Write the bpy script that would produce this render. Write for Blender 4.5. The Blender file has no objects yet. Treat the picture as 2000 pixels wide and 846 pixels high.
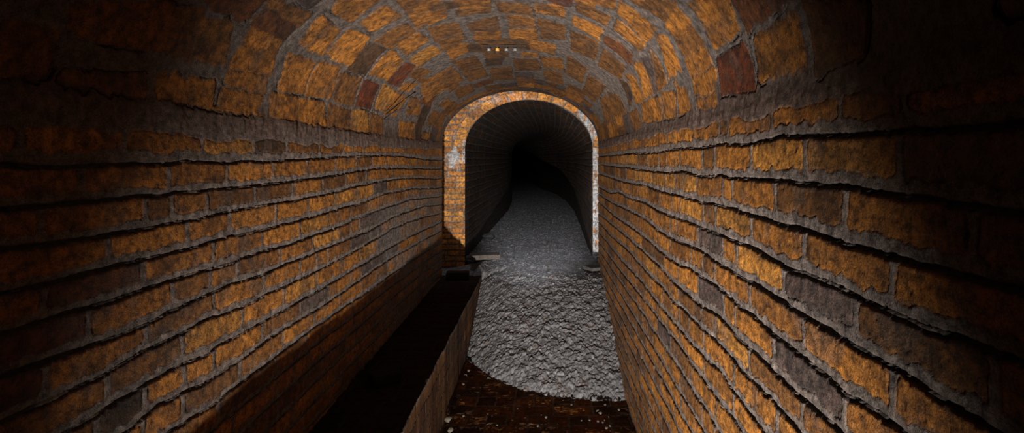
import bpy, math, random
import numpy as np
random.seed(7); rng = np.random.default_rng(7)

# ---------------------------------------------------------------- camera
F = 950.0; VX, VY = 1060.0, 310.0          # focal length in px of a 2000 px frame; vanishing point of the tunnel
scn = bpy.context.scene; col = scn.collection
cd = bpy.data.cameras.new('camera'); cam = bpy.data.objects.new('camera', cd); col.objects.link(cam)
cd.sensor_width = 36; cd.sensor_fit = 'HORIZONTAL'; cd.lens = F*36/2000
cd.shift_x = (1000-VX)/2000; cd.shift_y = (VY-423)/2000
cd.clip_start = 0.02; cam.location = (0, 0, 0); cam.rotation_euler = (math.pi/2, 0, 0)
scn.camera = cam
scn.cycles.diffuse_bounces = 2
# ---------------------------------------------------------------- world, exposure
w = bpy.data.worlds.new('world'); scn.world = w; w.use_nodes = True
w.node_tree.nodes['Background'].inputs[0].default_value = (0.5, 0.5, 0.6, 1)
w.node_tree.nodes['Background'].inputs[1].default_value = 0.0
scn.view_settings.view_transform = 'Standard'; scn.view_settings.look = 'None'
scn.view_settings.exposure = 0; scn.view_settings.gamma = 1; scn.view_settings.use_curve_mapping = False
# ---------------------------------------------------------------- lamps
from mathutils import Vector
def lamp(name, kind, loc, aim, power, size=0.02, angle=60, blend=0.5, colour=(1, .95, .88), sy=None):
    l = bpy.data.lights.new(name, kind); o = bpy.data.objects.new(name, l); col.objects.link(o)
    o.location = loc; l.energy = power; l.color = colour
    o.rotation_euler = (Vector(aim)-Vector(loc)).to_track_quat('-Z', 'Y').to_euler()
    if kind == 'SPOT':
        l.spot_size = math.radians(angle); l.spot_blend = blend; l.shadow_soft_size = size
    elif kind == 'AREA':
        l.size = size
        if sy: l.shape = 'RECTANGLE'; l.size_y = sy
    else: l.shadow_soft_size = size
    return o
# torch standing on the channel floor behind the camera: washes the walls and vault, the ledge shades the left wall foot
lt = lamp('floor_torch', 'SPOT', (-0.19, -.9, -1.395), (-0.06, 1.7, -0.52), 2150, 0.012, 62, 1.0)
lt.scale = (.74, 1, 1)      # oval beam
# narrow unseen spot added above the camera to brighten the inner tunnel floor
ht = lamp('passage_fill', 'SPOT', (0.0, 0.2, 0.42), (-0.05, 5.2, -0.67), 1500, 0.01, 21, 0.9, (.95, .97, 1))
ht.scale = (.78, 1, 1)
# light falling through the shaft between the two tunnels
lamp('shaft_light', 'AREA', (-0.55, 4.40, 1.25), (-0.1, 4.62, -0.3), 9, 0.5, sy=0.16, colour=(.95, .97, 1))

# ---------------------------------------------------------------- tunnel shape (camera at the origin, y forward)
XL, XR, ZS, YE = -0.89, 0.49, 0.12, 4.3
CX, AX, BZ = (XL+XR)/2, (XR-XL)/2, 0.477
ZF, ZB, XB = -1.44, -1.04, -0.54           # channel floor, ledge top, ledge face
YF = 4.62                                  # face of the inner tunnel
th = np.linspace(math.pi, 0, 1501)
_px, _pz = CX+AX*np.cos(th), ZS+BZ*np.sin(th)
ARC = np.concatenate([[0], np.cumsum(np.hypot(np.diff(_px), np.diff(_pz)))]); LT = ARC[-1]
S1 = ZS+LT                                 # s where the right wall starts
def prof(s):
    """profile point and inward normal for the running coordinate s"""
    s = np.asarray(s, float)
    t = np.interp(s-ZS, ARC, th)
    x = CX+AX*np.cos(t); z = ZS+BZ*np.sin(t)
    nx = -np.cos(t)/AX; nz = -np.sin(t)/BZ; n = np.hypot(nx, nz); nx /= n; nz /= n
    l = s < ZS; r = s > S1
    x = np.where(l, XL, np.where(r, XR, x)); z = np.where(l, s, np.where(r, ZS-(s-S1), z))
    nx = np.where(l, 1., np.where(r, -1., nx)); nz = np.where(l | r, 0., nz)
    return x, z, nx, nz
def px2ys(px, py):
    a, b = (px-VX)/F, -(py-VY)/F
    A = (a/AX)**2+(b/BZ)**2; B = -2*(a*CX/AX**2+b*ZS/BZ**2); C = (CX/AX)**2+(ZS/BZ)**2-1
    D = B*B-4*A*C
    if D > 0:
        t = (-B+math.sqrt(D))/(2*A)
        if t > 0 and t*b >= ZS:
            ang = math.atan2((t*b-ZS)/BZ, (t*a-CX)/AX)
            return t, ZS+float(np.interp(math.pi-ang, math.pi-th, ARC))
    if a < 0: Y = XL/a; return Y, b*Y
    Y = XR/a; return Y, S1+(ZS-b*Y)

# ---------------------------------------------------------------- numpy noise
def vnoise(x, y, seed=0):
    xi = np.floor(x).astype(np.int64); yi = np.floor(y).astype(np.int64)
    fx = x-xi; fy = y-yi; fx = fx*fx*(3-2*fx); fy = fy*fy*(3-2*fy)
    def h(a, b):
        n = (a*374761393+b*668265263+seed*974634777) & 0xffffffff
        n = ((n ^ (n >> 13))*1274126177) & 0xffffffff
        return ((n ^ (n >> 16)) & 0xffff)/65535.0
    a = h(xi, yi); b = h(xi+1, yi); c = h(xi, yi+1); d = h(xi+1, yi+1)
    return (a+(b-a)*fx)*(1-fy)+(c+(d-c)*fx)*fy
def fbm(x, y, seed=0, o=4):
    r = 0; am = .5
    for k in range(o):
        r = r+am*vnoise(x*2**k+17*k, y*2**k-9*k, seed+k); am *= .5
    return r/(1-.5**o)
def worley(x, y, seed=0, jit=.9):
    xi = np.floor(x).astype(np.int64); yi = np.floor(y).astype(np.int64)
    best = np.full(x.shape, 9.); sec = np.full(x.shape, 9.); idv = np.zeros(x.shape)
    for dx in (-1, 0, 1):
        for dy in (-1, 0, 1):
            cx, cy = xi+dx, yi+dy
            n = (cx*374761393+cy*668265263+seed*974634777) & 0xffffffff
            n = ((n ^ (n >> 13))*1274126177) & 0xffffffff; n ^= n >> 16
            jx = (n & 1023)/1023.; jy = ((n >> 10) & 1023)/1023.; v = ((n >> 20) & 1023)/1023.
            d = np.hypot(cx+.5+(jx-.5)*jit-x, cy+.5+(jy-.5)*jit-y)
            m = d < best
            sec = np.where(m, best, np.minimum(sec, d)); idv = np.where(m, v, idv); best = np.where(m, d, best)
    return best, sec, idv
def ss(a, b, x):
    t = np.clip((x-a)/(b-a), 0, 1); return t*t*(3-2*t)
def hsh(*k):
    return random.Random(repr(k)).random()

# ---------------------------------------------------------------- materials
def mat(name, base=None, attr=True, rough=.7, bump=.5, bscale=180, vary=.5, vscale=60, spec=.4):
    m = bpy.data.materials.new(name); m.use_nodes = True; nt = m.node_tree; N = nt.nodes; L = nt.links
    p = N['Principled BSDF']; p.inputs['Roughness'].default_value = rough
    p.inputs['Specular IOR Level'].default_value = spec
    tc = N.new('ShaderNodeTexCoord')
    if attr:
        a = N.new('ShaderNodeAttribute'); a.attribute_name = 'Col'; src = a.outputs['Color']
    else:
        a = N.new('ShaderNodeRGB'); a.outputs[0].default_value = (*base, 1); src = a.outputs[0]
    n = N.new('ShaderNodeTexNoise'); n.inputs['Scale'].default_value = vscale; n.inputs['Detail'].default_value = 5
    n.inputs['Roughness'].default_value = .65
    L.new(tc.outputs['Object'], n.inputs['Vector'])
    mr = N.new('ShaderNodeMapRange'); mr.inputs[1].default_value = .34; mr.inputs[2].default_value = .66
    mr.inputs[3].default_value = 1-vary; mr.inputs[4].default_value = 1+vary
    n3 = N.new('ShaderNodeTexNoise'); n3.inputs['Scale'].default_value = vscale*7; n3.inputs['Detail'].default_value = 4
    n3.inputs['Roughness'].default_value = .75; L.new(tc.outputs['Object'], n3.inputs['Vector'])
    av = N.new('ShaderNodeMath'); av.operation = 'MULTIPLY_ADD'; av.inputs[1].default_value = .9; av.inputs[2].default_value = -.45
    ad = N.new('ShaderNodeMath'); L.new(n3.outputs[0], av.inputs[0]); L.new(av.outputs[0], ad.inputs[0]); L.new(n.outputs[0], ad.inputs[1])
    L.new(ad.outputs[0], mr.inputs[0])
    mx = N.new('ShaderNodeVectorMath'); mx.operation = 'SCALE'
    L.new(src, mx.inputs[0]); L.new(mr.outputs[0], mx.inputs['Scale'])
    L.new(mx.outputs[0], p.inputs['Base Color'])
    n2 = N.new('ShaderNodeTexNoise'); n2.inputs['Scale'].default_value = bscale; n2.inputs['Detail'].default_value = 6
    n2.inputs['Roughness'].default_value = .7
    L.new(tc.outputs['Object'], n2.inputs['Vector'])
    b = N.new('ShaderNodeBump'); b.inputs['Strength'].default_value = bump; b.inputs['Distance'].default_value = .004
    L.new(n2.outputs[0], b.inputs['Height']); L.new(b.outputs[0], p.inputs['Normal'])
    return m
M_BRICK = mat('old_brickwork', rough=.58, bump=1.0, bscale=260, vary=.72, vscale=45)
M_DARK = mat('dark_masonry', rough=.85, bump=.7, bscale=90, vary=.5, vscale=30, spec=.15)
M_LEDGE = mat('worn_ledge_brick', rough=.8, bump=.35, bscale=30, vary=.35, vscale=8, spec=.2)
M_GRAVEL = mat('dusty_gravel', rough=.7, bump=.6, bscale=220, vary=.35, vscale=90)
M_STONE = mat('pale_stone', (.062, .050, .042), False, .8, .8, 120, .35, 40)
M_PALE = mat('pale_chip', (.085, .068, .052), False, .8, .8, 120, .35, 40)
M_SLATE = mat('grey_stone', (.05, .045, .043), False, .8, .8, 90, .4, 40)
M_SOOT = mat('sooty_brick', (.010, .006, .004), False, .85, .8, 90, .4, 40, .2)
M_RUST = mat('rusty_iron', (.018, .011, .008), False, .7, .6, 200, .5, 80)
M_ZINC = mat('zinc_bolt', (.14, .135, .13), False, .4, .2, 200, .2, 80)
M_BRASS = mat('brass_bolt', (.4, .19, .04), False, .4, .2, 200, .2, 80)
M_ZINC.node_tree.nodes['Principled BSDF'].inputs['Metallic'].default_value = .3

# ---------------------------------------------------------------- mesh helpers
def grid_mesh(name, P, C, m, flip=False, parent=None, kill=None, smooth=True):
    """P (nu,nv,3), C (nu,nv,3) -> one mesh; kill (nu-1,nv-1) drops faces"""
    nu, nv = P.shape[:2]
    i = np.arange(nu*nv).reshape(nu, nv)
    q = np.stack([i[:-1, :-1], i[1:, :-1], i[1:, 1:], i[:-1, 1:]], -1)
    q = q[~kill] if kill is not None else q.reshape(-1, 4)
    if flip: q = q[:, ::-1]
    q = np.ascontiguousarray(q.reshape(-1, 4))
    me = bpy.data.meshes.new(name)
    me.vertices.add(nu*nv); me.vertices.foreach_set('co', P.astype(np.float32).ravel())
    me.loops.add(q.size); me.loops.foreach_set('vertex_index', q.astype(np.int32).ravel())
    me.polygons.add(len(q)); me.polygons.foreach_set('loop_start', np.arange(0, q.size, 4, dtype=np.int32))
    me.polygons.foreach_set('loop_total', np.full(len(q), 4, np.int32))
    me.polygons.foreach_set('use_smooth', np.full(len(q), smooth))
    me.update(calc_edges=True)
    if C is not None:
        a = me.color_attributes.new('Col', 'FLOAT_COLOR', 'POINT')
        a.data.foreach_set('color', np.concatenate([C, np.ones(C.shape[:2]+(1,))], -1).astype(np.float32).ravel())
    me.materials.append(m)
    o = bpy.data.objects.new(name, me); col.objects.link(o)
    if parent: o.parent = parent
    return o
def struct(o): o['kind'] = 'structure'; return o
def tag(o, label, cat, group=None):
    o['label'] = label; o['category'] = cat
    if group: o['group'] = group
    return o

PAL = dict(o=(.50, .185, .022), l=(.58, .24, .036), b=(.24, .092, .016), d=(.10, .045, .014),
           r=(.17, .036, .006), m=(.17, .052, .010), g=(.130, .082, .066), h=(.38, .14, .018))
MORT = np.array((.20, .160, .140))
def pick(key, weights='oooooohhhhhbblg'):
    return PAL[weights[int(hsh(key)*len(weights)) % len(weights)]]

# ---------------------------------------------------------------- traced brick courses: pixel points on the joint lines
LL = [
 [(-50,238),(50,241),(230,246),(400,264),(560,274),(700,283),(862,290)],
 [(0,321),(106,327),(202,326),(270,322),(301,324),(365,316),(406,319),(438,318),(449,320),(491,314),(529,317),(560,312),(597,312),(654,307),(696,305),(730,305),(759,303),(804,308),(832,312),(861,314)],
 [(0,410),(106,403),(191,393),(262,385),(330,381),(340,377),(406,373),(465,366),(539,358),(600,351),(628,348),(696,335),(742,329),(810,329),(852,331)],
 [(0,491),(96,478),(199,462),(305,443),(344,433),(377,432),(406,423),(465,410),(513,401),(560,395),(628,383),(699,364),(742,355),(804,348),(855,350)],
 [(0,574),(96,555),(199,527),(301,502),(366,488),(412,475),(449,463),(470,459),(534,444),(600,427),(654,412),(716,394),(753,379),(804,369),(855,368)],
 [(0,656),(99,624),(199,594),(294,562),(353,542),(417,524),(460,512),(515,490),(550,484),(600,466),(639,453),(682,436),(690,429),(736,413),(801,390),(861,384)],
 [(0,743),(82,713),(167,681),(284,635),(340,605),(353,600),(412,573),(460,554),(513,538),(560,517),(617,495),(685,465),(724,450),(776,421),(829,403),(863,400)],
 [(60,800),(199,734),(284,684),(355,652),(400,626),(428,618),(470,603),(526,573),(560,559),(620,530),(685,496),(707,484),(767,447),(801,432),(862,417)],
 [(200,804),(280,754),(357,711),(402,694),(439,670),(500,637),(560,604),(620,569),(668,542),(736,501),(756,488),(795,465),(861,435)],
 [(248,846),(306,796),(357,767),(397,751),(466,706),(500,682),(560,640),(628,601),(682,563),(758,509),(815,476),(861,452)],
 [(333,843),(423,787),(439,772),(500,730),(617,640),(696,586),(770,533),(832,493),(862,476)],
]
LP = [[37,245,397,495,561,624,671,690,710,747,807],[160,330,446,534,600,656,696,727,778,798],
 [80,282,337,405,498,573,631,676,698,715,743,767,788,808],[213,367,449,539,602,698,730,756,777,797,811],
 [83,282,417,514,585,641,686,719,771,801,818],[174,339,412,465,547,611,662,685,702,733,759,776,793],
 [94,287,420,515,586,618,641,686,723,747],[209,358,473,554,617,666,703,737,764,795],
 [284,360,419,515,586,641,685,706,726,754,777],[357,469,615,663,706,736,775],[426,540,645,689,723,750]]
RL = [
 [(1172,290),(1275,263),(1317,254),(1356,245),(1418,233),(1482,220),(1542,203),(1630,181),(1755,167)],
 [(1170,306),(1206,303),(1250,299),(1271,300),(1321,291),(1367,289),(1400,283),(1471,282),(1524,266),(1630,266),(1666,266),(1747,256),(1860,254)],
 [(1170,322),(1229,329),(1298,338),(1331,335),(1367,345),(1400,343),(1428,348),(1517,354),(1648,364),(1719,380),(1800,387),(1860,400)],
 [(1170,340),(1218,356),(1261,363),(1289,375),(1317,380),(1367,396),(1390,398),(1420,405),(1464,421),(1560,446),(1648,478),(1719,496),(1800,519),(1870,535)],
 [(1170,366),(1192,378),(1208,375),(1227,387),(1261,397),(1284,413),(1326,428),(1367,444),(1400,457),(1457,480),(1521,515),(1535,526),(1570,533),(1630,556),(1677,586),(1747,613),(1800,636),(1870,660)],
 [(1170,380),(1190,394),(1227,411),(1261,429),(1289,455),(1317,469),(1367,489),(1400,513),(1464,552),(1528,590),(1580,624),(1634,655),(1691,691),(1754,725),(1800,757),(1870,800)],
 [(1170,396),(1201,424),(1229,442),(1259,465),(1296,497),(1321,516),(1344,525),(1367,539),(1400,560),(1453,606),(1510,655),(1562,693),(1655,772),(1710,804),(1760,846)],
 [(1170,419),(1190,435),(1229,468),(1264,500),(1289,523),(1317,555),(1367,597),(1400,618),(1435,655),(1507,725),(1556,772),(1603,809),(1643,846)],
 [(1170,435),(1195,463),(1229,493),(1257,527),(1289,558),(1312,588),(1328,601),(1374,646),(1404,675),(1447,724),(1498,774),(1559,846)],
 [(1170,455),(1190,479),(1213,509),(1252,551),(1287,597),(1332,652),(1369,693),(1403,724),(1430,764),(1462,807),(1488,839)],
 [(1170,474),(1213,532),(1261,592),(1289,627),(1326,677),(1350,711),(1398,778),(1430,818),(1446,846)],
 [(1170,490),(1199,532),(1227,574),(1257,615),(1271,641),(1299,680),(1326,721),(1347,756),(1382,807),(1403,846)],
 [(1170,505),(1197,551),(1227,600),(1277,684),(1317,751),(1350,804),(1371,842)],
]
RP = [[1211,1236,1255,1275,1301,1314,1354,1402,1421,1506,1638,1762],[1190,1211,1245,1265,1287,1301,1327,1370,1395,1466,1572,1751],
 [1223,1238,1256,1275,1298,1319,1333,1359,1411,1430,1513,1650],[1219,1231,1264,1287,1311,1327,1373,1396,1467,1570,1740],
 [1224,1256,1275,1310,1321,1363,1411,1439,1531,1671],[1265,1284,1310,1349,1372,1396,1464,1567,1742],
 [1273,1296,1325,1363,1412,1435,1510,1652],[1310,1325,1370,1396,1462,1565],[1326,1345,1373,1432,1518],
 [1284,1326,1374,1432],[1284,1310,1350,1398,1470],[1275,1299,1328,1371,1396],[1260,1290,1330]]
OVL = {(5, 0): 'r', (5, 1): 'o', (8, 4): 'g', (8, 2): 'o', (4, 2): 'o', (2, 2): 'b', (4, 6): 'h', (3, 6): 'g', (6, 9): 'g', (7, 9): 'g', (7, 8): 'g',
       (5, 9): 'g', (5, 11): 'g', (6, 10): 'g', (8, 9): 'g', (8, 10): 'g', (9, 5): 'g', (0, 4): 'd', (3, 2): 'h', (6, 2): 'o'}
OVR = {}
for r, x, c in [(4, 1390, 'g'), (4, 1600, 'g'), (4, 1700, 'b'), (6, 1390, 'g'), (7, 1345, 'b'), (10, 1300, 'g'), (3, 1385, 'b'), (2, 1320, 'b'),
                (5, 1384, 'b'), (2, 1380, 'h'), (3, 1430, 'l'), (4, 1480, 'l'), (6, 1610, 'b'), (5, 1430, 'h'), (1, 1520, 'l'), (6, 1600, 'g')]:
    OVR[(r, x)] = c

def build_wall(LIN, PER, side):
    """course lines as arrays z(Y) and per row the joints in Y"""
    X = XL if side == 'L' else XR
    lines = []
    for pts in LIN:
        a = []
        for x, y in pts:
            Y = X*F/(x-VX); a.append((Y, -(y-VY)/F*Y))
        a.sort(); lines.append((np.array([p[0] for p in a]), np.array([p[1] for p in a])))
    rows = []
    for r, xs in enumerate(PER):
        rows.append(sorted(X*F/(x-VX) for x in xs))
    last = lines[-1]
    for k in range(1, 12):
        lines.append((last[0], last[1]-.073*k))
    while len(rows) < len(lines): rows.append([])
    out = []
    for r, js in enumerate(rows):
        full = []
        a = -2.3+hsh(side, r)*.2
        stop = js[0] if js else YE+1
        back = stop
        pre = []
        if js:
            while back > -2.3:
                back -= .235 if hsh(side, r, round(back, 2)) > .25 else .12
                pre.append(back)
            full = pre[::-1]+js
        else:
            full = [a]
        # gaps and the far end
        res = [full[0]]
        for y in full[1:]:
            g = y-res[-1]
            if g > .31:
                n = max(2, round(g/.228)); st = res[-1]
                for k in range(1, n): res.append(st+g*k/n)
            if y-res[-1] > .035: res.append(y)
        while res[-1] < YE+.3:
            res.append(res[-1]+(.228 if hsh(side, r, len(res), 'e') > .35 else .115))
        out.append(np.array(res))
    return lines, out

def wall_field(Yg, Zg, lines, rows, side):
    """height (m, inward) and colour for points on a straight wall"""
    seed = 3 if side == 'L' else 11
    wy = (fbm(Yg*9, Zg*9, seed)-.5)*.010+(fbm(Yg*45, Zg*45, seed+5, 3)-.5)*.006+(vnoise(Yg*190, Zg*190, seed+6)-.5)*.0022
    rag = fbm(Yg*55, Zg*12, seed+12, 3)-.5
    wz = (fbm(Yg*9+40, Zg*9, seed+1)-.5)*.008+(fbm(Yg*38, Zg*50+9, seed+7, 3)-.5)*.007+(vnoise(Yg*170, Zg*200, seed+8)-.5)*.0022
    Y = Yg+wy; Z = Zg+wz
    zl = np.array([np.interp(Yg[:, 0], a, b) for a, b in lines])      # (nlines, nY)
    for k in range(1, len(zl)): zl[k] = np.minimum(zl[k], zl[k-1]-.04)
    h = np.zeros(Y.shape); C = np.zeros(Y.shape+(3,)); isb = np.zeros(Y.shape); dmax = np.full(Y.shape, -.03)
    grv = np.zeros(Y.shape)
    X = XL if side == 'L' else XR
    tint = np.zeros(Y.shape+(3,)); tint[:] = PAL['o']
    for r in range(len(zl)-1):
        top = zl[r][:, None]; bot = zl[r+1][:, None]
        m = (Zg <= top) & (Zg > bot)
        if not m.any(): continue
        H = (top-bot)
        gw = .0022+.0035*(fbm(Yg*5+r*7, Zg*0+r, seed+20)-.4)+.0022*ss(1.5, .8, Yg)
        js = rows[r]
        k = np.clip(np.searchsorted(js, Y)-1, 0, len(js)-2)
        jw = .0048+.003*vnoise(k*3.3, np.full(Y.shape, r*5.1), 4)
        dY = np.minimum(Y-js[k]-jw, js[k+1]-jw-Y)
        mb = np.clip(H*.27, .011, .026)
        if r == 0: mb = np.clip(H*.35, .015, .034)
        mb = mb*(1+.9*rag)
        dT = top-gw-Z+(.045*(fbm(Yg*12, Zg*5, seed+13, 5)-.58) if r == 0 else 0); dB = Z-bot-mb
        d = np.minimum(dY, np.minimum(dT, dB))
        # round the brick corners
        q = .010; ax = np.clip(q-dY, 0, None); az = np.clip(q-np.minimum(dT, dB), 0, None)
        d = np.minimum(d, q-np.hypot(ax, az))
        dmax = np.where(m, d, dmax)
        # groove under the mortar of this course, i.e. just above line bot, and just below line top
        g = 1-np.abs(Z-bot-.001)/(gw*.95)
        if r > 0: g = np.maximum(g, 1-np.abs(Z-top+.002)/(gw*.75))
        grv = np.where(m, np.clip(g*1.8, 0, 1), grv)
        tilt = np.clip((Z-bot)/mb, 0, 1)
        h = np.where(m, -.0030+.0030*tilt, h)
        cols = []
        for j in range(len(js)-1):
            xc = VX+X*F/((js[j]+js[j+1])/2) if (js[j]+js[j+1]) > .3 else 99999
            key = (side, r, j)
            c = pick(key, 'oooooohhhhhbbl' if side == 'L' else 'oooooohhhhbblo')
            if side == 'R':
                for (rr, xx), cc in OVR.items():
                    x0 = VX+X*F/max(js[j], .2); x1 = VX+X*F/max(js[j+1], .2)
                    if rr == r and x1 < xx < x0: c = PAL[cc]
            else:
                x0 = VX+X*F/max(js[j], .2); x1 = VX+X*F/max(js[j+1], .2)
                for rr, xx, cc in LOV:
                    if rr == r and x0 < xx < x1: c = PAL[cc]
            f = .82+.36*hsh(key, 'v')
            cols.append(np.array(c)*f)
        cols = np.array(cols)
        tint = np.where(m[..., None], cols[k], tint)
    return h, dmax, grv, tint, zl
LOV = [(5, 90, 'r'), (8, 610, 'g'), (2, 310, 'b'), (4, 350, 'h'), (4, 100, 'm'), (5, 375, 'b'), (4, 660, 'h'), (3, 740, 'g'), (6, 700, 'g'), (6, 740, 'g'),
       (5, 745, 'g'), (5, 720, 'g'), (5, 770, 'g'), (7, 780, 'g'), (7, 750, 'g'), (8, 765, 'g'), (8, 740, 'g'), (4, 700, 'b'), (3, 660, 'l'), (5, 640, 'l'),
       (6, 600, 'h'), (8, 715, 'g'), (9, 690, 'h'), (9, 420, 'b'), (8, 250, 'd'), (6, 50, 'm'), (7, 320, 'b'), (0, 520, 'd'), (0, 600, 'b'), (4, 610, 'l')]

# ---------------------------------------------------------------- traced vault bricks: crop origin, scale, corners, tint
VB = []
def crop(ox, oy, sc, rows):
    for t in rows.strip().split('\n'):
        c, *v = t.split(); v = list(map(float, v))
        VB.append((c, [px2ys(ox+v[i]/sc, oy+v[i+1]/sc) for i in range(0, 8, 2)]))
crop(0, 0, 2.82, """b 335 425 795 425 785 590 335 595
h 400 40 950 30 900 280 420 190
b 30 120 310 190 230 540 -60 530
b 960 60 1120 40 1110 330 920 270""")
crop(280, 0, 3.318, """o 100 490 460 540 450 705 95 665
b 190 100 590 160 520 420 140 345
m 430 0 790 0 685 130 450 55
b 830 0 1090 95 1010 175 805 40
m 795 55 990 175 920 255 710 160
o 700 190 905 270 850 375 650 300
o 630 315 855 395 825 490 560 430
h 545 470 805 505 795 605 535 540
h 520 585 775 635 735 725 505 690
h 500 735 740 760 730 800 500 800
o 830 610 1005 640 1000 830 830 830""")
crop(560, 0, 3.318, """o 20 350 180 410 110 600 -40 585
o 90 645 250 680 255 830 80 815
b 275 680 415 720 405 835 270 820
l 430 720 530 730 530 860 415 840
b 545 745 625 765 620 860 540 860
h 215 405 345 440 290 635 125 615
b 345 480 485 520 430 680 310 645
r 510 520 600 560 545 705 450 680
l 630 550 700 600 640 720 575 700
o 220 110 340 205 235 355 90 285
o 400 195 535 250 420 430 265 350
d 530 290 640 320 510 490 395 450
o 680 325 750 400 660 520 545 475
r 770 415 835 430 735 560 650 530
b 845 440 930 465 860 525 800 490
h 760 540 850 545 800 590 730 580
o 350 0 600 0 420 140 300 75
o 630 40 740 110 560 210 480 150
b 770 155 830 210 680 315 570 270
o 850 215 920 260 790 360 720 290
l 930 300 1000 340 870 430 795 390
h 720 0 990 5 1010 55 790 98
h 800 105 1020 65 1030 110 850 190
b 920 185 1080 150 1120 205 970 270
b 980 275 1115 215 1130 300 1020 330
h 870 520 950 500 1030 580 900 670
b 1000 480 1070 430 1110 560 1060 600
m 940 590 1000 575 930 690 860 660
h 800 640 850 640 870 740 780 740
d 890 680 935 700 890 810 850 790
b 945 720 1030 750 1000 840 910 800
o 730 790 770 795 770 890 730 880
h 775 795 830 800 825 900 775 895
d 840 800 880 810 870 900 835 900""")
crop(840, 0, 4.338, """h 0 0 80 0 100 60 0 80
o 0 95 120 100 130 150 0 215
b 130 20 250 20 260 60 150 85
b 220 95 500 70 510 108 250 135
b 570 20 840 40 855 128 600 110
b 320 205 560 145 580 240 360 270
h 370 280 590 250 590 320 390 345
b 60 220 220 200 300 330 110 400
h 130 410 300 365 320 440 190 510
b 200 520 380 480 440 560 280 600
b 270 610 440 570 490 650 340 690
h 660 135 860 150 890 240 680 235
o 680 247 890 255 900 340 690 330
h 905 30 1128 60 1128 150 905 110
b 920 160 1128 215 1128 340 950 330
h 780 440 900 450 905 485 780 480
b 710 500 900 500 930 600 730 600
h 930 480 1110 500 1120 600 970 570
b 970 590 1110 620 1120 720 980 680
d 470 500 610 490 600 550 480 560
m 370 715 520 665 530 705 400 745
b 510 580 680 570 700 680 530 680
b 30 640 190 580 280 680 150 750
d 310 380 420 370 440 440 330 440
b 210 760 340 710 370 780 250 840""")
crop(1060, 0, 3.318, """r 20 -10 175 0 170 45 85 30
b 225 20 430 110 400 165 225 80
h 310 -10 450 0 455 60 370 40
o 205 105 385 190 360 260 205 170
b 190 205 355 270 335 390 190 330
b 170 365 280 440 245 540 150 480
b 300 490 405 560 330 660 260 600
o 500 10 730 190 660 270 485 95
o 490 135 655 285 620 330 470 200
m 420 235 580 350 560 415 405 290
b 395 320 525 430 500 515 360 430
d 500 520 545 545 578 620 562 690
b 590 0 700 0 680 60 620 30
b 720 0 855 20 780 135 690 70
o 870 55 950 145 865 250 795 170
b 960 180 1035 275 915 365 870 280
h 1040 315 1090 415 960 500 930 400
o 1110 450 1115 580 985 615 975 530
h 1120 615 1115 680 1010 700 1000 660
o 735 240 790 235 893 440 820 505
b 690 330 730 370 800 530 748 590
g 645 385 685 385 743 590 715 600
o 590 405 640 410 712 600 655 630
o 535 490 585 490 652 650 600 670
o 860 545 930 590 955 700 880 740
o 770 610 850 605 855 750 785 760
o 702 640 763 640 768 775 700 780
h 640 680 695 650 695 785 645 790
b 420 600 500 640 540 730 450 760
b 370 650 410 620 470 760 400 800""")
crop(1340, 0, 3.318, """o 20 30 250 -30 340 205 180 315
m 280 -20 660 10 520 110 390 195
h 440 260 700 90 770 425 470 510
r 200 395 375 300 445 575 220 600
b 770 30 1150 20 1128 360 840 470""")
# a small square-headed ring of headers closes the vault end, then plain bricks fill what the picture does not show
def clip_q(q):
    q = np.array(q); q[:, 1] = np.clip(q[:, 1], ZS+.020, S1-.020); return q
QB = [(PAL[c], clip_q(q)) for c, q in VB]
occ = [(q[:, 0].min(), q[:, 0].max(), q[:, 1].min(), q[:, 1].max()) for _, q in QB]
nh = 15
for i in range(nh):
    s0 = ZS+LT*(i+.08)/nh; s1 = ZS+LT*(i+.92)/nh
    QB.append((np.array(PAL['g'])*(.8+.5*hsh('ring', i)), np.array([(4.17, s0), (4.295, s0), (4.295, s1), (4.17, s1)])))
occ.append((4.15, 4.3, ZS, S1))
ring = 0; y0 = -2.3
while y0 < 4.1:
    ln = .235; st = ring % 3 == 1
    ds = .076 if st else .132
    n = int(LT/ds); ds = LT/n
    for i in range(n):
        a0, a1 = y0+.008, min(y0+ln-.006, 4.16); s0, s1 = ZS+ds*i+.006, ZS+ds*(i+1)-.005
        if i == 0: s0 += .03
        if i == n-1: s1 -= .03
        ok = True
        for (b0, b1, t0, t1) in occ[:len(VB)]:
            oy = min(a1, b1)-max(a0, b0); os_ = min(s1, t1)-max(s0, t0)
            if oy > .02 and os_ > .012:
                if oy*os_ > .12*(a1-a0)*(s1-s0): ok = False; break
        if ok and a1-a0 > .05:
            QB.append((np.array(pick(('v', ring, i), 'ohhbbbhog'))*(.8+.3*hsh('vv', ring, i)), np.array([(a0, s0), (a1, s0), (a1, s1), (a0, s1)])))
    y0 += ln; ring += 1

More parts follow.
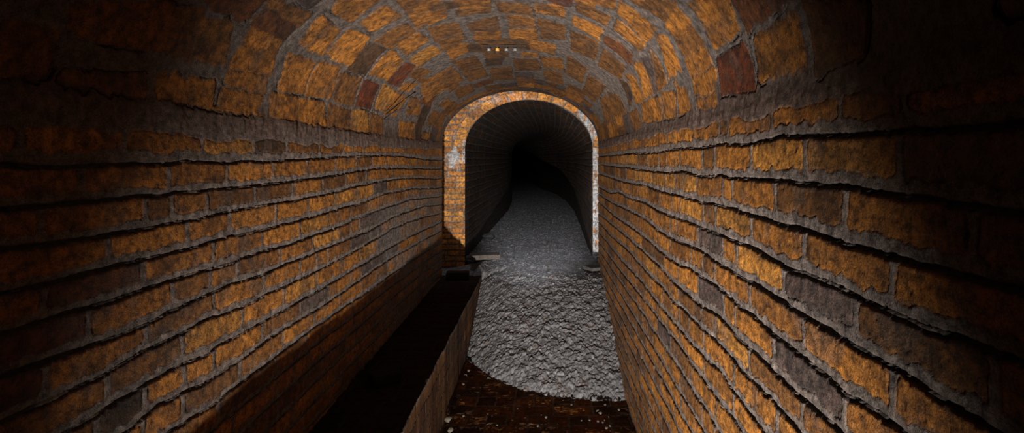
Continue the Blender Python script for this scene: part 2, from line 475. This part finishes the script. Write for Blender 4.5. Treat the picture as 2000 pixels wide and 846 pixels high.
def vault_field(Yg, Sg, ycoord, scoord):
    wy = (fbm(Yg*9, Sg*9, 31)-.5)*.012+(fbm(Yg*30, Sg*30, 32, 3)-.5)*.007+(vnoise(Yg*90, Sg*240, 33)-.5)*.002
    ws = (fbm(Yg*9+40, Sg*9, 34)-.5)*.010+(fbm(Yg*75, Sg*10, 35, 3)-.5)*.034*ss(.35, .7, fbm(Yg*11, Sg*5, 37, 2))+(fbm(Yg*130, Sg*40, 36, 2)-.5)*.008
    d = np.full(Yg.shape, -.03); tint = np.zeros(Yg.shape+(3,)); tint[:] = PAL['o']
    for bi, (c, q) in enumerate(QB):
        q = np.asarray(q, float)
        ar = 0.5*sum(q[i][0]*q[(i+1) % 4][1]-q[(i+1) % 4][0]*q[i][1] for i in range(4))
        if ar < 0: q = q[::-1]
        i0, i1 = np.searchsorted(ycoord, [q[:, 0].min()-.03, q[:, 0].max()+.03])
        j0, j1 = np.searchsorted(scoord, [q[:, 1].min()-.03, q[:, 1].max()+.03])
        if i1-i0 < 2 or j1-j0 < 2: continue
        Y = (Yg+wy)[i0:i1, j0:j1]; S = (Sg+ws)[i0:i1, j0:j1]
        ds = []
        for k in range(4):
            a, b = q[k], q[(k+1) % 4]; e = b-a; L = np.hypot(*e)
            if L < 1e-4: continue
            ds.append(((S-a[1])*e[0]-(Y-a[0])*e[1])/L)
        ds = np.sort(np.array(ds), 0)
        ds = ds+.0075
        dd = ds[0]; qr = .012
        dd = np.minimum(dd, qr-np.hypot(np.clip(qr-ds[0], 0, None), np.clip(qr-ds[1], 0, None)))
        m = dd > d[i0:i1, j0:j1]
        d[i0:i1, j0:j1] = np.where(m, dd, d[i0:i1, j0:j1])
        t = tint[i0:i1, j0:j1]; t[m] = np.array(c)*(.8+.35*hsh('q', bi)); tint[i0:i1, j0:j1] = t
    return d, tint

def finish(Yg, Sg, h0, d, grv, tint, seed, streak=(3, 3)):
    """combine masks into final height and colour"""
    b = ss(-.0008, .0012, d)
    pil = ss(0, .005, d)
    n1 = fbm(Yg*28, Sg*28, seed+40, 4)-.5; n2 = fbm(Yg*110, Sg*110, seed+50, 3)-.5; n3 = fbm(Yg*7, Sg*7, seed+60, 3)-.5
    pits = ss(.74, .86, vnoise(Yg*120, Sg*120, seed+70))
    hb = -.0022+.0022*pil+n1*.0030+n2*.0021-pits*.0008+n3*.005
    hm = h0+n1*.0045+n2*.0026+n3*.006
    h = hm*(1-b)+hb*b
    if grv is not None:
        gk = grv*(1-b)*ss(.12, .42, fbm(Yg*3, Sg*4, seed+75, 2)+.14)
        h = h-gk*.0065
    st = fbm(Yg*streak[0]*8, Sg*streak[1]*8, seed+80, 4)
    f = (.72+.56*st)*(1-.35*pits)*(1-.42*ss(.52, .68, fbm(Yg*13, Sg*17, seed+85, 4)))
    if streak[0] == 9: f = f*(.72+.56*fbm(Yg*170, Sg*9, seed+86, 3))
    cb = tint*f[..., None]
    # mortar smears over the brick faces, darker brick edges and grooves
    sm = .6*ss(.60, .72, fbm(Yg*16, Sg*16, seed+90, 4))*ss(.03, .0, d)
    cm = MORT*(.78+.45*fbm(Yg*20, Sg*20, seed+95, 4))[..., None]
    cm = cm*np.array([1, 1, 1])+np.array([.03, .012, 0])*(fbm(Yg*3, Sg*3, seed+97, 2))[..., None]
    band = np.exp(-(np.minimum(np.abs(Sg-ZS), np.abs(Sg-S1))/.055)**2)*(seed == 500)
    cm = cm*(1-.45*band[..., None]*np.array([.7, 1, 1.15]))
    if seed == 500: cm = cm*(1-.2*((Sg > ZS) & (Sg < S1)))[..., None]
    h = h+band*(1-b)*.010*(fbm(Yg*22, Sg*9, 77, 4)-.5)
    C = cm*(1-b[..., None])+(cb*(1-.85*sm[..., None])+cm*.6*.85*sm[..., None])*b[..., None]
    edge = np.exp(-np.clip(d, 0, 1)/.004)*b*vnoise(Yg*30, Sg*30, seed+99)
    C = C*(1-.55*edge[..., None])
    if grv is not None: C = C*(1-.8*np.clip(gk*1.5, 0, 1)[..., None])
    return h, np.clip(C*.5, 0.001, 1)

# ---------------------------------------------------------------- front tunnel
DY = .0029
yc = np.concatenate([np.arange(-2.3, .42, .012), np.exp(np.arange(math.log(.42), math.log(YE), DY)), [YE]])
DS = .0022
def s_axis(a, b, step): return np.linspace(a, b, int((b-a)/step)+1)
def emit(name, sc, h, C, flip):
    Yg, Sg = np.meshgrid(yc, sc, indexing='ij')
    x, z, nx, nz = prof(Sg)
    P = np.stack([x+nx*h, Yg, z+nz*h], -1)
    return struct(grid_mesh(name, P, C, M_BRICK, flip))

linesL, rowsL = build_wall(LL, LP, 'L'); linesR, rowsR = build_wall(RL, RP, 'R')
def wall_low(side, sc_z):
    """field on a wall for heights sc_z, incl. the smeared band above the top course"""
    Yg, Zg = np.meshgrid(yc, sc_z, indexing='ij')
    h, d, g, t, zl = wall_field(Yg, Zg, linesL if side == 'L' else linesR, rowsL if side == 'L' else rowsR, side)
    up = Zg > zl[0][:, None]
    d = np.where(up, -.03, d); g = np.where(up, 0, g)
    h = np.where(up, 0, h)
    return Yg, Zg, h, d, g, t
def grime(C, Yg, Zg, lo):
    """grey lime wash patch on the far half of the left wall"""
    a = ss(2.3, 3.0, Yg)*ss(-.15, -.32, Zg)*ss(.30, .62, fbm(Yg*5, Zg*9, 201, 4))
    C = C*(1-.65*a[..., None])+np.array([.12, .105, .095])*(.65*a[..., None])
    return C
for side in 'LR':
    a, b = (ZB-.45, ZS)
    scz = s_axis(a, b, DS)
    Yg, Zg, h, d, g, t = wall_low(side, scz)
    seed = 100 if side == 'L' else 300
    Sg = Zg if side == 'L' else S1+(ZS-Zg)
    h = h+.002*np.exp(-np.abs(Zg-ZS)/.05)
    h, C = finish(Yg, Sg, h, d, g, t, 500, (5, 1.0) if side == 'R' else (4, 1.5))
    if side == 'L': C = grime(C, Yg, Zg, 0)
    if side == 'L':
        emit('wall_left', scz, h, C, False)
    else:
        Yg, Zg = np.meshgrid(yc, scz, indexing='ij')
        P = np.stack([XR-h, Yg, Zg], -1)
        struct(grid_mesh('wall_right', P, C, M_BRICK, True))
scv = s_axis(ZS, S1, DS*1.1)
Yg, Sg = np.meshgrid(yc, scv, indexing='ij')
d, t = vault_field(Yg, Sg, yc, scv)
smear = np.exp(-np.minimum(Sg-ZS, S1-Sg)/.05)
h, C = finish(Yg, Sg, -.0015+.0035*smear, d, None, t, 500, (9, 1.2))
# thin shrinkage cracks and open joints along some brick edges
crk = np.exp(-((d+.004)/.0016)**2)*ss(.55, .62, fbm(Yg*7, Sg*7, 640, 3))
crown_shade = np.exp(-((Sg-ZS-LT/2)/.42)**2)*(.7+.6*fbm(Yg*3, Sg*3, 650, 3))  # dimness of the vault crown, painted into its colour
C = C*(1-.40*crown_shade[..., None])
h = h-.008*crk; C = C*(1-.7*crk[..., None])
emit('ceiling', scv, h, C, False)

# ---------------------------------------------------------------- generic coursed field (inner tunnel, ledge, floor)
def courses(U, V, lu=.228, lv=.075, j=.010, seed=0, pal='oohhbbg', warp=1.):
    wu = (fbm(U*9, V*9, seed)-.5)*.010*warp+(vnoise(U*80, V*80, seed+1)-.5)*.005*warp
    wv = (fbm(U*6, V*6, seed+2)-.5)*.016*warp+(vnoise(U*80, V*80, seed+3)-.5)*.005*warp
    u = U+wu; v = V+wv
    r = np.floor(v/lv).astype(int)
    n = (r*7919+seed*31) % 97
    off = (n % 5)*.041+(r % 2)*lu/2
    L = np.where((n % 3) == 0, lu/2, lu)
    k = np.floor((u+off)/L).astype(int)
    fu = (u+off)-k*L; fv = v-r*lv
    d = np.minimum(np.minimum(fu, L-fu)-j*.5, np.minimum(fv, lv-fv)-j*.5)
    hv = ((k*73856093) ^ (r*19349663) ^ (seed*83492791)) & 0xffff
    P = np.array([PAL[c] for c in pal]); t = P[hv % len(pal)]*(.75+.5*((hv >> 5) % 64)/64.)[..., None]
    return d, t, fv/lv

# inner tunnel: its own narrower profile, drifting right then bending away to the left
IXL, IXR, IZS, IB = -.74, .478, .10, .46
ICX, IAX = (IXL+IXR)/2, (IXR-IXL)/2
ith = np.linspace(math.pi, 0, 801); ix, iz = ICX+IAX*np.cos(ith), IZS+IB*np.sin(ith)
IARC = np.concatenate([[0], np.cumsum(np.hypot(np.diff(ix), np.diff(iz)))]); ILT = IARC[-1]
def iprof(s):
    t = np.interp(s-IZS, IARC, ith); x = ICX+IAX*np.cos(t); z = IZS+IB*np.sin(t)
    nx = -np.cos(t)/IAX; nz = -np.sin(t)/IB; n = np.hypot(nx, nz); nx, nz = nx/n, nz/n
    l = s < IZS; r = s > IZS+ILT
    return (np.where(l, IXL, np.where(r, IXR, x)), np.where(l, s, np.where(r, IZS-(s-IZS-ILT), z)),
            np.where(l, 1., np.where(r, -1., nx)), np.where(l | r, 0., nz))
def drift(Y): return np.interp(Y, [YF, 5.4, 7, 9, 11, 13, 16, 26], [0, .015, .06, .10, .05, -.10, -.6, -1.6])
GZ = -.965                                  # gravel level of the inner tunnel
yi = np.exp(np.arange(math.log(YF), math.log(26), .0045)); si = s_axis(GZ-.15, IZS+ILT+(IZS-GZ)+.15, .008)
Yg, Sg = np.meshgrid(yi, si, indexing='ij')
x, z, nx, nz = iprof(Sg)
d, t, fv = courses(Yg, np.where(Sg > IZS+ILT, IZS-(Sg-IZS-ILT), Sg), seed=5, pal='bggdgbg')
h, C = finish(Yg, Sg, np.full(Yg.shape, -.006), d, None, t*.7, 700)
C = C*(.40+.5*ss(.6, .8, (Sg-IZS)/ILT))[..., None]  # painted shade: left wall and vault darker, right wall lighter as if lit
pl = .55*ss(YF+.20, YF+.10, Yg+.05*fbm(Yg*9, Sg*9, 3))*ss(.62, .74, (Sg-IZS)/ILT)            # white render round the right-hand reveal
C = C*(1-pl[..., None])+np.array([.5, .49, .49])*pl[..., None]*(.6+.6*fbm(Yg*25, Sg*25, 6))[..., None]
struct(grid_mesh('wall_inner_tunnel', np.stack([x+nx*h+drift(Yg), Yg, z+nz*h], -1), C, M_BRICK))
# face of the inner tunnel with its arch opening
xf = s_axis(-1.45, .95, .0035); zf = s_axis(-1.15, 1.5, .0035)
Xg, Zg = np.meshgrid(xf, zf, indexing='ij')
def inside(X, Z): return np.where(Z < IZS, (X > IXL) & (X < IXR), ((X-ICX)/IAX)**2+((Z-IZS)/IB)**2 < 1)
ang = np.arctan2((Zg-IZS)/IB, (Xg-ICX)/IAX); rad = (np.hypot((Xg-ICX)/IAX, (Zg-IZS)/IB)-1)*.55
d1, t1, fv = courses(Xg+.02, Zg, lu=.23, lv=.0545, j=.010, seed=21, pal='oolohlo', warp=.7)
d2, t2, _ = courses((math.pi-ang)*.62, rad+.004, lu=.135, lv=.105, j=.010, seed=23, pal='ollohlo', warp=.6)
up = (Zg > IZS+.02) & (rad < .105)
d = np.where(up, d2, d1); t = np.where(up[..., None], t2, t1)
h, C = finish(Xg, Zg, np.full(Xg.shape, -.006), d, None, t*1.25, 800)
rp = ss(.5, .56, fbm(Xg*14, Zg*14, 77, 3)+.25*np.exp(-((Xg+.82)/.09)**2-((Zg-.03)/.10)**2)+.4*ss(.30, .40, Xg)*ss(.1, .5, .8-Zg)-.04)
rp = np.clip(rp*np.maximum(np.exp(-((Xg+.82)/.12)**2-((Zg-.03)/.14)**2)*1.6, np.maximum(ss(.28, .36, Xg), .35*ss(.4, .55, Zg))), 0, 1)
rp = rp*ss(.30, .5, fbm(Xg*40, Zg*16, 9, 4))
C = C*(1-rp[..., None])+np.array([.24, .235, .24])*(rp*(.6+.8*fbm(Xg*30, Zg*12, 8, 4)))[..., None]
kill = inside(Xg, Zg); kill = kill[1:, 1:] & kill[:-1, :-1] & kill[1:, :-1] & kill[:-1, 1:]
struct(grid_mesh('wall_back', np.stack([Xg, YF-h, Zg], -1), C, M_BRICK, False, kill=kill))
# shaft round the gap between the tunnels
def box_sheet(name, a, b, c, m=None, seed=40):
    """brick sheet spanned from corner a along b and c"""
    a, b, c = map(np.array, (a, b, c)); nu = int(np.linalg.norm(b)/.01)+2; nv = int(np.linalg.norm(c)/.01)+2
    u, v = np.meshgrid(np.linspace(0, 1, nu), np.linspace(0, 1, nv), indexing='ij')
    U, V = u*np.linalg.norm(b), v*np.linalg.norm(c)
    d, t, _ = courses(U, V, seed=seed)
    h, C = finish(U, V, np.full(U.shape, -.005), d, None, t, seed)
    n = np.cross(b, c); n = n/np.linalg.norm(n)
    P = a+u[..., None]*b+v[..., None]*c+n*h[..., None]
    return struct(grid_mesh(name, P, C, M_BRICK))
box_sheet('wall_shaft_left', (-1.3, YF, -1.1), (0, -.34, 0), (0, 0, 2.6), seed=41)
box_sheet('wall_shaft_right', (.72, YE-.02, -1.1), (0, .34, 0), (0, 0, 2.6), seed=42)
box_sheet('wall_shaft_top', (-1.3, YE-.02, 1.5), (0, .34, 0), (2.1, 0, 0), seed=43)
# end faces of the front tunnel, looking away from the camera (seen from the side only)
xs = s_axis(-1.3, .75, .01); zs = s_axis(-1.1, 1.5, .01); Xg, Zg = np.meshgrid(xs, zs, indexing='ij')
k = np.where(Zg < ZS, (Xg > XL-.012) & (Xg < XR+.012), ((Xg-CX)/(AX+.012))**2+((Zg-ZS)/(BZ+.012))**2 < 1)
d, t, _ = courses(Xg, Zg, seed=44); h, C = finish(Xg, Zg, np.full(Xg.shape, -.005), d, None, t, 44)
k = k[1:, 1:] | k[:-1, :-1] | k[1:, :-1] | k[:-1, 1:]
struct(grid_mesh('wall_front_end', np.stack([Xg, YE+h*.5-.001, Zg], -1), C, M_BRICK, True, kill=k))

# ---------------------------------------------------------------- channel floor, ledge
TOE_X = np.array([-.56, -.50, -.33, -.14, .03, .26, .45, .50]); TOE_Y = np.array([3.52, 3.42, 3.18, 3.03, 2.95, 2.90, 2.89, 2.89])
def toe(x): return np.interp(x, TOE_X, TOE_Y)
xs = s_axis(XB-.02, XR+.01, .005); ys = np.concatenate([np.arange(-2.3, 1.9, .02), s_axis(1.9, 3.7, .005)])
Xg, Yg = np.meshgrid(xs, ys, indexing='ij')
d, t, _ = courses(Xg, Yg, lu=.225, lv=.105, j=.010, seed=51, pal='bdmbbd')
h, C = finish(Xg, Yg, np.full(Xg.shape, -.004), d, None, t, 900)
mud = ss(.35, .6, fbm(Xg*3, Yg*7, 905, 4))
C = C*(1-.4*mud[..., None])*1.3+np.array([.035, .018, .010])*.5*mud[..., None]
h = h+.012*(fbm(Xg*6, Yg*9, 910, 4)-.5)+.003*ss(.6, .8, fbm(Xg*30, Yg*30, 911, 3))
struct(grid_mesh('floor', np.stack([Xg, Yg, ZF+h], -1), np.clip(C, .002, 1), M_DARK))

ledge = bpy.data.objects.new('brick_ledge', None); col.objects.link(ledge); ledge.location = ((XL+XB)/2, 1.5, ZF)
tag(ledge, 'low dark-topped brick ledge running along the foot of the left tunnel wall', 'ledge')
def local(P): return P-np.array(ledge.location)
# top: dark, laid across; its right edge is the worn brick arris
ysl = np.concatenate([np.arange(-2.3, 1.3, .02), s_axis(1.3, YE+.02, .004)])
arris = lambda Y: .012*(fbm(Y*6, Y*0, 77, 3)-.5)
u, Yg = np.meshgrid(np.linspace(0, 1, 90), ysl, indexing='ij')
Xg = XL-.01+(XB+arris(Yg)-XL+.01)*u
d, t, _ = courses(Xg, Yg, lu=.225, lv=.11, j=.012, seed=61, pal='ddmd', warp=1.6)
h, C = finish(Xg, Yg, np.full(Xg.shape, -.006), d, None, t, 950)
C = C*.16+np.array([.002, .0008, .0004])  # shade put into the colour: ledge top kept near black
h = h+.010*(fbm(Xg*7, Yg*7, 955, 4)-.5)
edge_h = h[-1]
h = h+.006*ss(.93, 1, u)*vnoise(Yg*14, Yg*0, 4)
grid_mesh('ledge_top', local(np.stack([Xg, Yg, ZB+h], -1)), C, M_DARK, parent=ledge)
ztop = ZB+h[-1]
v, Yg = np.meshgrid(np.linspace(0, 1, 100), ysl, indexing='ij')
zt = np.interp(Yg, ysl, ztop); Zg = zt+(ZF-.03-zt)*v
d, t, fv = courses(Yg, Zg-ZB, lu=.30, lv=.078, j=.007, seed=66, pal='hbbbmbd')
b = ss(-.001, .002, d)[..., None]
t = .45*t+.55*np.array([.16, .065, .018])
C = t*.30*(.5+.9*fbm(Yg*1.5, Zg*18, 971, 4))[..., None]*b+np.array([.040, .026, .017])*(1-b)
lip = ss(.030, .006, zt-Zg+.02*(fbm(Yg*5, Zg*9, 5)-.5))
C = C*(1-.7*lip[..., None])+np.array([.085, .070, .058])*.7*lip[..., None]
C = np.clip(C, .001, 1); h = -.003*(1-b[..., 0])+.004*(fbm(Yg*2, Zg*12, 972, 3)-.5)
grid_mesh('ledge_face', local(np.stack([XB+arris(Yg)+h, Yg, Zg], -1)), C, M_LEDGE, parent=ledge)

# ---------------------------------------------------------------- gravel
def gz(X, Y):
    """height of the gravel: round-nosed toe, long slope, flat beyond the crest"""
    a = Y-toe(X)
    rise = np.interp(a, [-.05, 0, .05, .15, .5, .85, 1.12, 1.4], [-.06, 0, .035, .085, .235, .375, .455, ZF*-1+GZ])
    return ZF+rise
def lumps(X, Y, cell, seed):
    b, s, v = worley(X/cell+.35*fbm(X*14, Y*14, seed+3), Y/cell, seed)
    dome = np.sqrt(np.clip(1-(b/.72)**2, 0, 1))
    return dome*(.5+.8*v), v, s-b
def gravel(name, X, Y, Zb, cell, amp, seed, label, base=.30, right=None):
    l1, v1, e1 = lumps(X, Y, cell, seed); l2, v2, e2 = lumps(X+3, Y+5, cell*.45, seed+9)
    l3, v3, e3 = lumps(X+7, Y+2, cell*2.3, seed+19)
    h = amp*(l1+.42*l2+.9*l3*ss(.4, .7, v3))+amp*1.2*(fbm(X*9, Y*9, seed+30, 4)-.5)
    tone = base*.36*(.65+.6*v1)*(.75+.5*v2)
    C = np.stack([tone*1.0, tone*.965, tone*1.0], -1)
    brown = ss(.62, .75, fbm(X*20, Y*20, seed+33, 3))
    C = C*(1-.4*brown[..., None]*np.array([.3, .6, .8]))
    o = grid_mesh(name, np.stack([X, Y, Zb+h], -1), C, M_GRAVEL)
    o['kind'] = 'stuff'; tag(o, label, 'gravel'); return o
X, A = np.meshgrid(s_axis(XB-.01, XR+.01, .0032), np.concatenate([s_axis(-.03, 1.15, .0036)]), indexing='ij')
Y = toe(X)+A+.02*(fbm(X*7, X*0, 8)-.5)
Y = np.minimum(Y, YE-.25+.02*A)
yend = YE-.02
Y = toe(X)+(A+.03)/(1.18)*(yend-toe(X)+.03)-.03+.02*(fbm(X*7, X*0, 8)-.5)*ss(1.1, .6, A)
gravel('gravel_heap', X, Y, gz(X, Y)-.012, .021, .0092, 1000, 'grey gravel heap sloping down into the channel and ending in a curved toe', .30)
yi = np.exp(np.arange(math.log(YE-.03), math.log(24), .0018))
Yv = yi; X0 = np.where(Yv < YF, -1.2, IXL-.02+drift(Yv)); X1 = np.where(Yv < YF, .72, IXR+.02+drift(Yv))
u, Yg = np.meshgrid(np.linspace(0, 1, 560), yi, indexing='ij')
Xg = X0[None, :]+(X1-X0)[None, :]*u
Zb = gz(np.clip(Xg, -.5, .5), Yg)-.004-.05*ss(YE+.12, YE-.03, Yg)-.10*ss(-.58, -.70, Xg-.25*(Yg-4.45))*ss(4.9, 4.5, Yg)
gravel('gravel_path', Xg, Yg, Zb, .019, .0085, 1100, 'finer grey gravel covering the floor of the dark inner tunnel', .30)

# ---------------------------------------------------------------- loose things
def rock(name, loc, size, m, seed, rot=0, parent=None, rough=.16, flatbox=False, sub=4, drop=True):
    import bmesh
    bm = bmesh.new()
    if flatbox:
        bmesh.ops.create_cube(bm, size=1.4); bmesh.ops.bevel(bm, geom=bm.edges[:], offset=.08, segments=2, affect='EDGES')
        bmesh.ops.subdivide_edges(bm, edges=bm.edges[:], cuts=5, use_grid_fill=True)
    else:
        bmesh.ops.create_icosphere(bm, subdivisions=sub, radius=.8)
    P = np.array([v.co[:] for v in bm.verts])
    a, b, c = P.T
    n = fbm(a*1.7+seed, b*1.7+c, seed, 3)-.5+fbm(c*1.7+seed, a*1.3-b, seed+3, 3)-.5
    n2 = fbm(a*6+seed, b*6+c*5, seed+5, 3)-.5
    k = 1+rough*2*n+rough*.7*n2
    P = P*k[:, None]
    if not flatbox:   # chop planes for a broken look
        rr = np.random.default_rng(seed)
        for _ in range(7):
            nn = rr.normal(size=3); nn /= np.linalg.norm(nn); dd = P@nn; lim = .48+.2*rr.random()
            P = P-np.clip(dd-lim, 0, None)[:, None]*nn
    P = P*np.array(size)*.5/.7
    cz, sz = math.cos(rot), math.sin(rot)
    P = np.stack([P[:, 0]*cz-P[:, 1]*sz, P[:, 0]*sz+P[:, 1]*cz, P[:, 2]], -1)
    if drop: P[:, 2] -= P[:, 2].min()
    for v, p in zip(bm.verts, P): v.co = p
    me = bpy.data.meshes.new(name); bm.to_mesh(me); bm.free(); me.materials.append(m)
    me.polygons.foreach_set('use_smooth', [not flatbox]*len(me.polygons))
    o = bpy.data.objects.new(name, me); col.objects.link(o); o.location = loc
    if parent: o.parent = parent
    return o
def ground(px, py, z):
    Y = -z*F/(py-VY); return ((px-VX)/F*Y, Y, z)
p = ground(947, 505, GZ+.004)
tag(rock('stone_slab', p, (.27, .15, .045), M_STONE, 5, .15, flatbox=True, rough=.10), 'flat broken stone slab lying on gravel just inside the inner tunnel, by its left jamb', 'stone slab')
p = ground(952, 468, GZ+.004)
tag(rock('rock', p, (.15, .12, .07), M_SLATE, 8, .6), 'dark grey rock on the gravel behind the flat slab, against the left inner wall', 'rock')
p = ground(930, 506, GZ-.01)
tag(rock('stone_slab', (p[0]-.03, p[1]-.04, p[2]), (.15, .08, .03), M_SLATE, 15, -.2, flatbox=True, rough=.1), 'small dark stone chip wedged beside the left jamb, in front of the flat slab', 'stone')
tag(rock('loose_brick', (-.735, YE-.10, ZB+.008), (.19, .10, .055), M_SOOT, 21, .05, flatbox=True, rough=.05), 'sooty black brick lying at the far end of the ledge below the left jamb', 'brick')
p = ground(1163, 527, GZ+.004)
tag(rock('stone_slab', (p[0]-.03, p[1], p[2]), (.10, .14, .03), M_SLATE, 27, .5, flatbox=True, rough=.1), 'grey stone slab on the gravel against the right wall at the tunnel junction', 'stone slab')
p = ground(752, 745, ZB)
tag(rock('loose_brick', p, (.13, .09, .045), M_SOOT, 31, .7, flatbox=True, rough=.12), 'broken sooty brick lying on the dark ledge top near the camera', 'brick')
# pale chips along the foot of the ledge and at the right wall foot
spots = [(868, 735, .022), (893, 778, .030), (884, 800, .026), (874, 826, .045), (905, 752, .018), (915, 727, .022), (880, 845, .035)]
for i, (a, b, s) in enumerate(spots):
    x, y, z = ground(a, b, ZF+.004); x = max(x, XB+.03)
    tag(rock('stone_chip', (x, y, z), (s*1.1, s*.8, s*.7), M_PALE, 50+i, i*1.3, sub=2), 'pale stone chip scattered on the channel floor along the foot of the ledge', 'stone', 'pale chips along the foot of the ledge')
for i in range(9):
    x = .30+.17*hsh('cx', i); y = 2.58+.28*hsh('cy', i); s = .006+.011*hsh('cs', i)
    tag(rock('stone_chip', (x, y, ZF+.004), (s*1.6, s*1.2, s), M_PALE, 80+i, i*.9, sub=2), 'pale stone chip on the dark floor in the corner between gravel toe and right wall', 'stone', 'pale chips in the corner by the right wall')
for i in range(16):
    x = -.45+.9*hsh('fx', i); y = 2.5+(toe(x)-2.5)*hsh('fy', i); s = .005+.008*hsh('fs', i)
    tag(rock('stone_crumb', (x, y, ZF+.003), (s*1.4, s*1.2, s), M_SLATE, 120+i, i*.7, sub=2), 'small stone crumb on the brown brick floor in front of the gravel toe', 'stone', 'crumbs on the brown floor before the gravel')

# iron spikes driven into the vault springing on the left
def tube(name, pts, radii, m, parent=None, n=12):
    vs, fs = [], []
    pts = [Vector(q) for q in pts]
    for i, q in enumerate(pts):
        t = (pts[min(i+1, len(pts)-1)]-pts[max(i-1, 0)]).normalized()
        a = t.cross(Vector((0, 0, 1)));
        if a.length < .1: a = t.cross(Vector((1, 0, 0)))
        a.normalize(); b = t.cross(a)
        for k in range(n):
            g = 2*math.pi*k/n; vs.append(q+(a*math.cos(g)+b*math.sin(g))*radii[i])
    for i in range(len(pts)-1):
        for k in range(n):
            fs.append((i*n+k, i*n+(k+1) % n, (i+1)*n+(k+1) % n, (i+1)*n+k))
    fs.append(tuple(range(n))[::-1]); fs.append(tuple((len(pts)-1)*n+k for k in range(n)))
    me = bpy.data.meshes.new(name); me.from_pydata([tuple(v) for v in vs], [], fs); me.materials.append(m)
    me.polygons.foreach_set('use_smooth', [len(f) == 4 for f in fs])
    o = bpy.data.objects.new(name, me); col.objects.link(o)
    if parent: o.parent = parent
    return o
def on_vault(px, py, off=0):
    Y, s = px2ys(px, py); x, z, nx, nz = prof(s)
    return Vector((float(x+nx*off), Y, float(z+nz*off))), Vector((float(nx), 0, float(nz)))
def ray(px, py, Y): return Vector(((px-VX)/F*Y, Y, -(py-VY)/F*Y))
def spike(x0, y0, x1, y1, pull, label, head=True, r=.0042):
    a, n = on_vault(x0, y0); b = ray(x1, y1, a.y*pull)
    e = bpy.data.objects.new('iron_spike', None); col.objects.link(e); e.location = a
    tag(e, label, 'spike')
    b = b-a; dr = b.normalized(); a0 = -n*.02
    tube('shank', [a0, b*.3, b*.7+Vector((0, 0, .003)), b], [r, r, r*.9, r*.8], M_RUST, e)
    if head: tube('head', [b-dr*.002, b+dr*.001, b+dr*.008, b+dr*.009], [r, r*2.1, r*2.1, r*1.2], M_RUST, e)
spike(753, 226, 798, 211, .985, 'rusty iron spike with a flat head jutting from the left foot of the vault')
spike(752, 224, 806, 176, .96, 'long thin rusty wire rising above the headed spike on the left vault foot', False, .0028)
spike(750, 233, 768, 236, .99, 'short rusty iron stub below the headed spike on the left vault foot', False, .0035)
# four bolts on a dark strip under the crown
bp, bn = on_vault(980, 92)
br = bpy.data.objects.new('bolt_bracket', None); col.objects.link(br); br.location = bp
tag(br, 'dark metal strip with four small bolts fixed under the crown of the vault', 'bracket')
PL = [on_vault(942+i*9.6, 88, .004)[0]-bp for i in range(10)]
def strip(pts, wy, th_, m, name, parent):
    vs, fs = [], []
    for q in pts:
        for dy, dz in ((-wy, 0), (wy, 0), (wy, th_), (-wy, th_)): vs.append((q.x, q.y+dy, q.z+dz-th_))
    for i in range(len(pts)-1):
        for k in range(4): fs.append((i*4+k, i*4+(k+1) % 4, (i+1)*4+(k+1) % 4, (i+1)*4+k))
    fs += [(3, 2, 1, 0), tuple((len(pts)-1)*4+k for k in range(4))]
    me = bpy.data.meshes.new(name); me.from_pydata(vs, [], fs); me.materials.append(m)
    o = bpy.data.objects.new(name, me); col.objects.link(o); o.parent = parent
strip(PL, .012, .006, M_RUST, 'strip', br)
for i, (px, mt) in enumerate([(955, M_ZINC), (971.5, M_BRASS), (989, M_ZINC), (1006, M_ZINC)]):
    q, n = on_vault(px, 88, .004); q = q-bp
    o = tube('bolt', [q+Vector((0, 0, .004)), q-Vector((0, 0, .012)), q-Vector((0, 0, .013)), q-Vector((0, 0, .026)), q-Vector((0, 0, .028))], [.006, .006, .011, .011, .008], mt, br, 6)
    if mt is M_BRASS: o['label'] = 'brass-coloured bolt'
    tube('bolt_end', [q-Vector((0, 0, .026)), q-Vector((0, 0, .038))], [.005, .0045], M_RUST, br, 8)
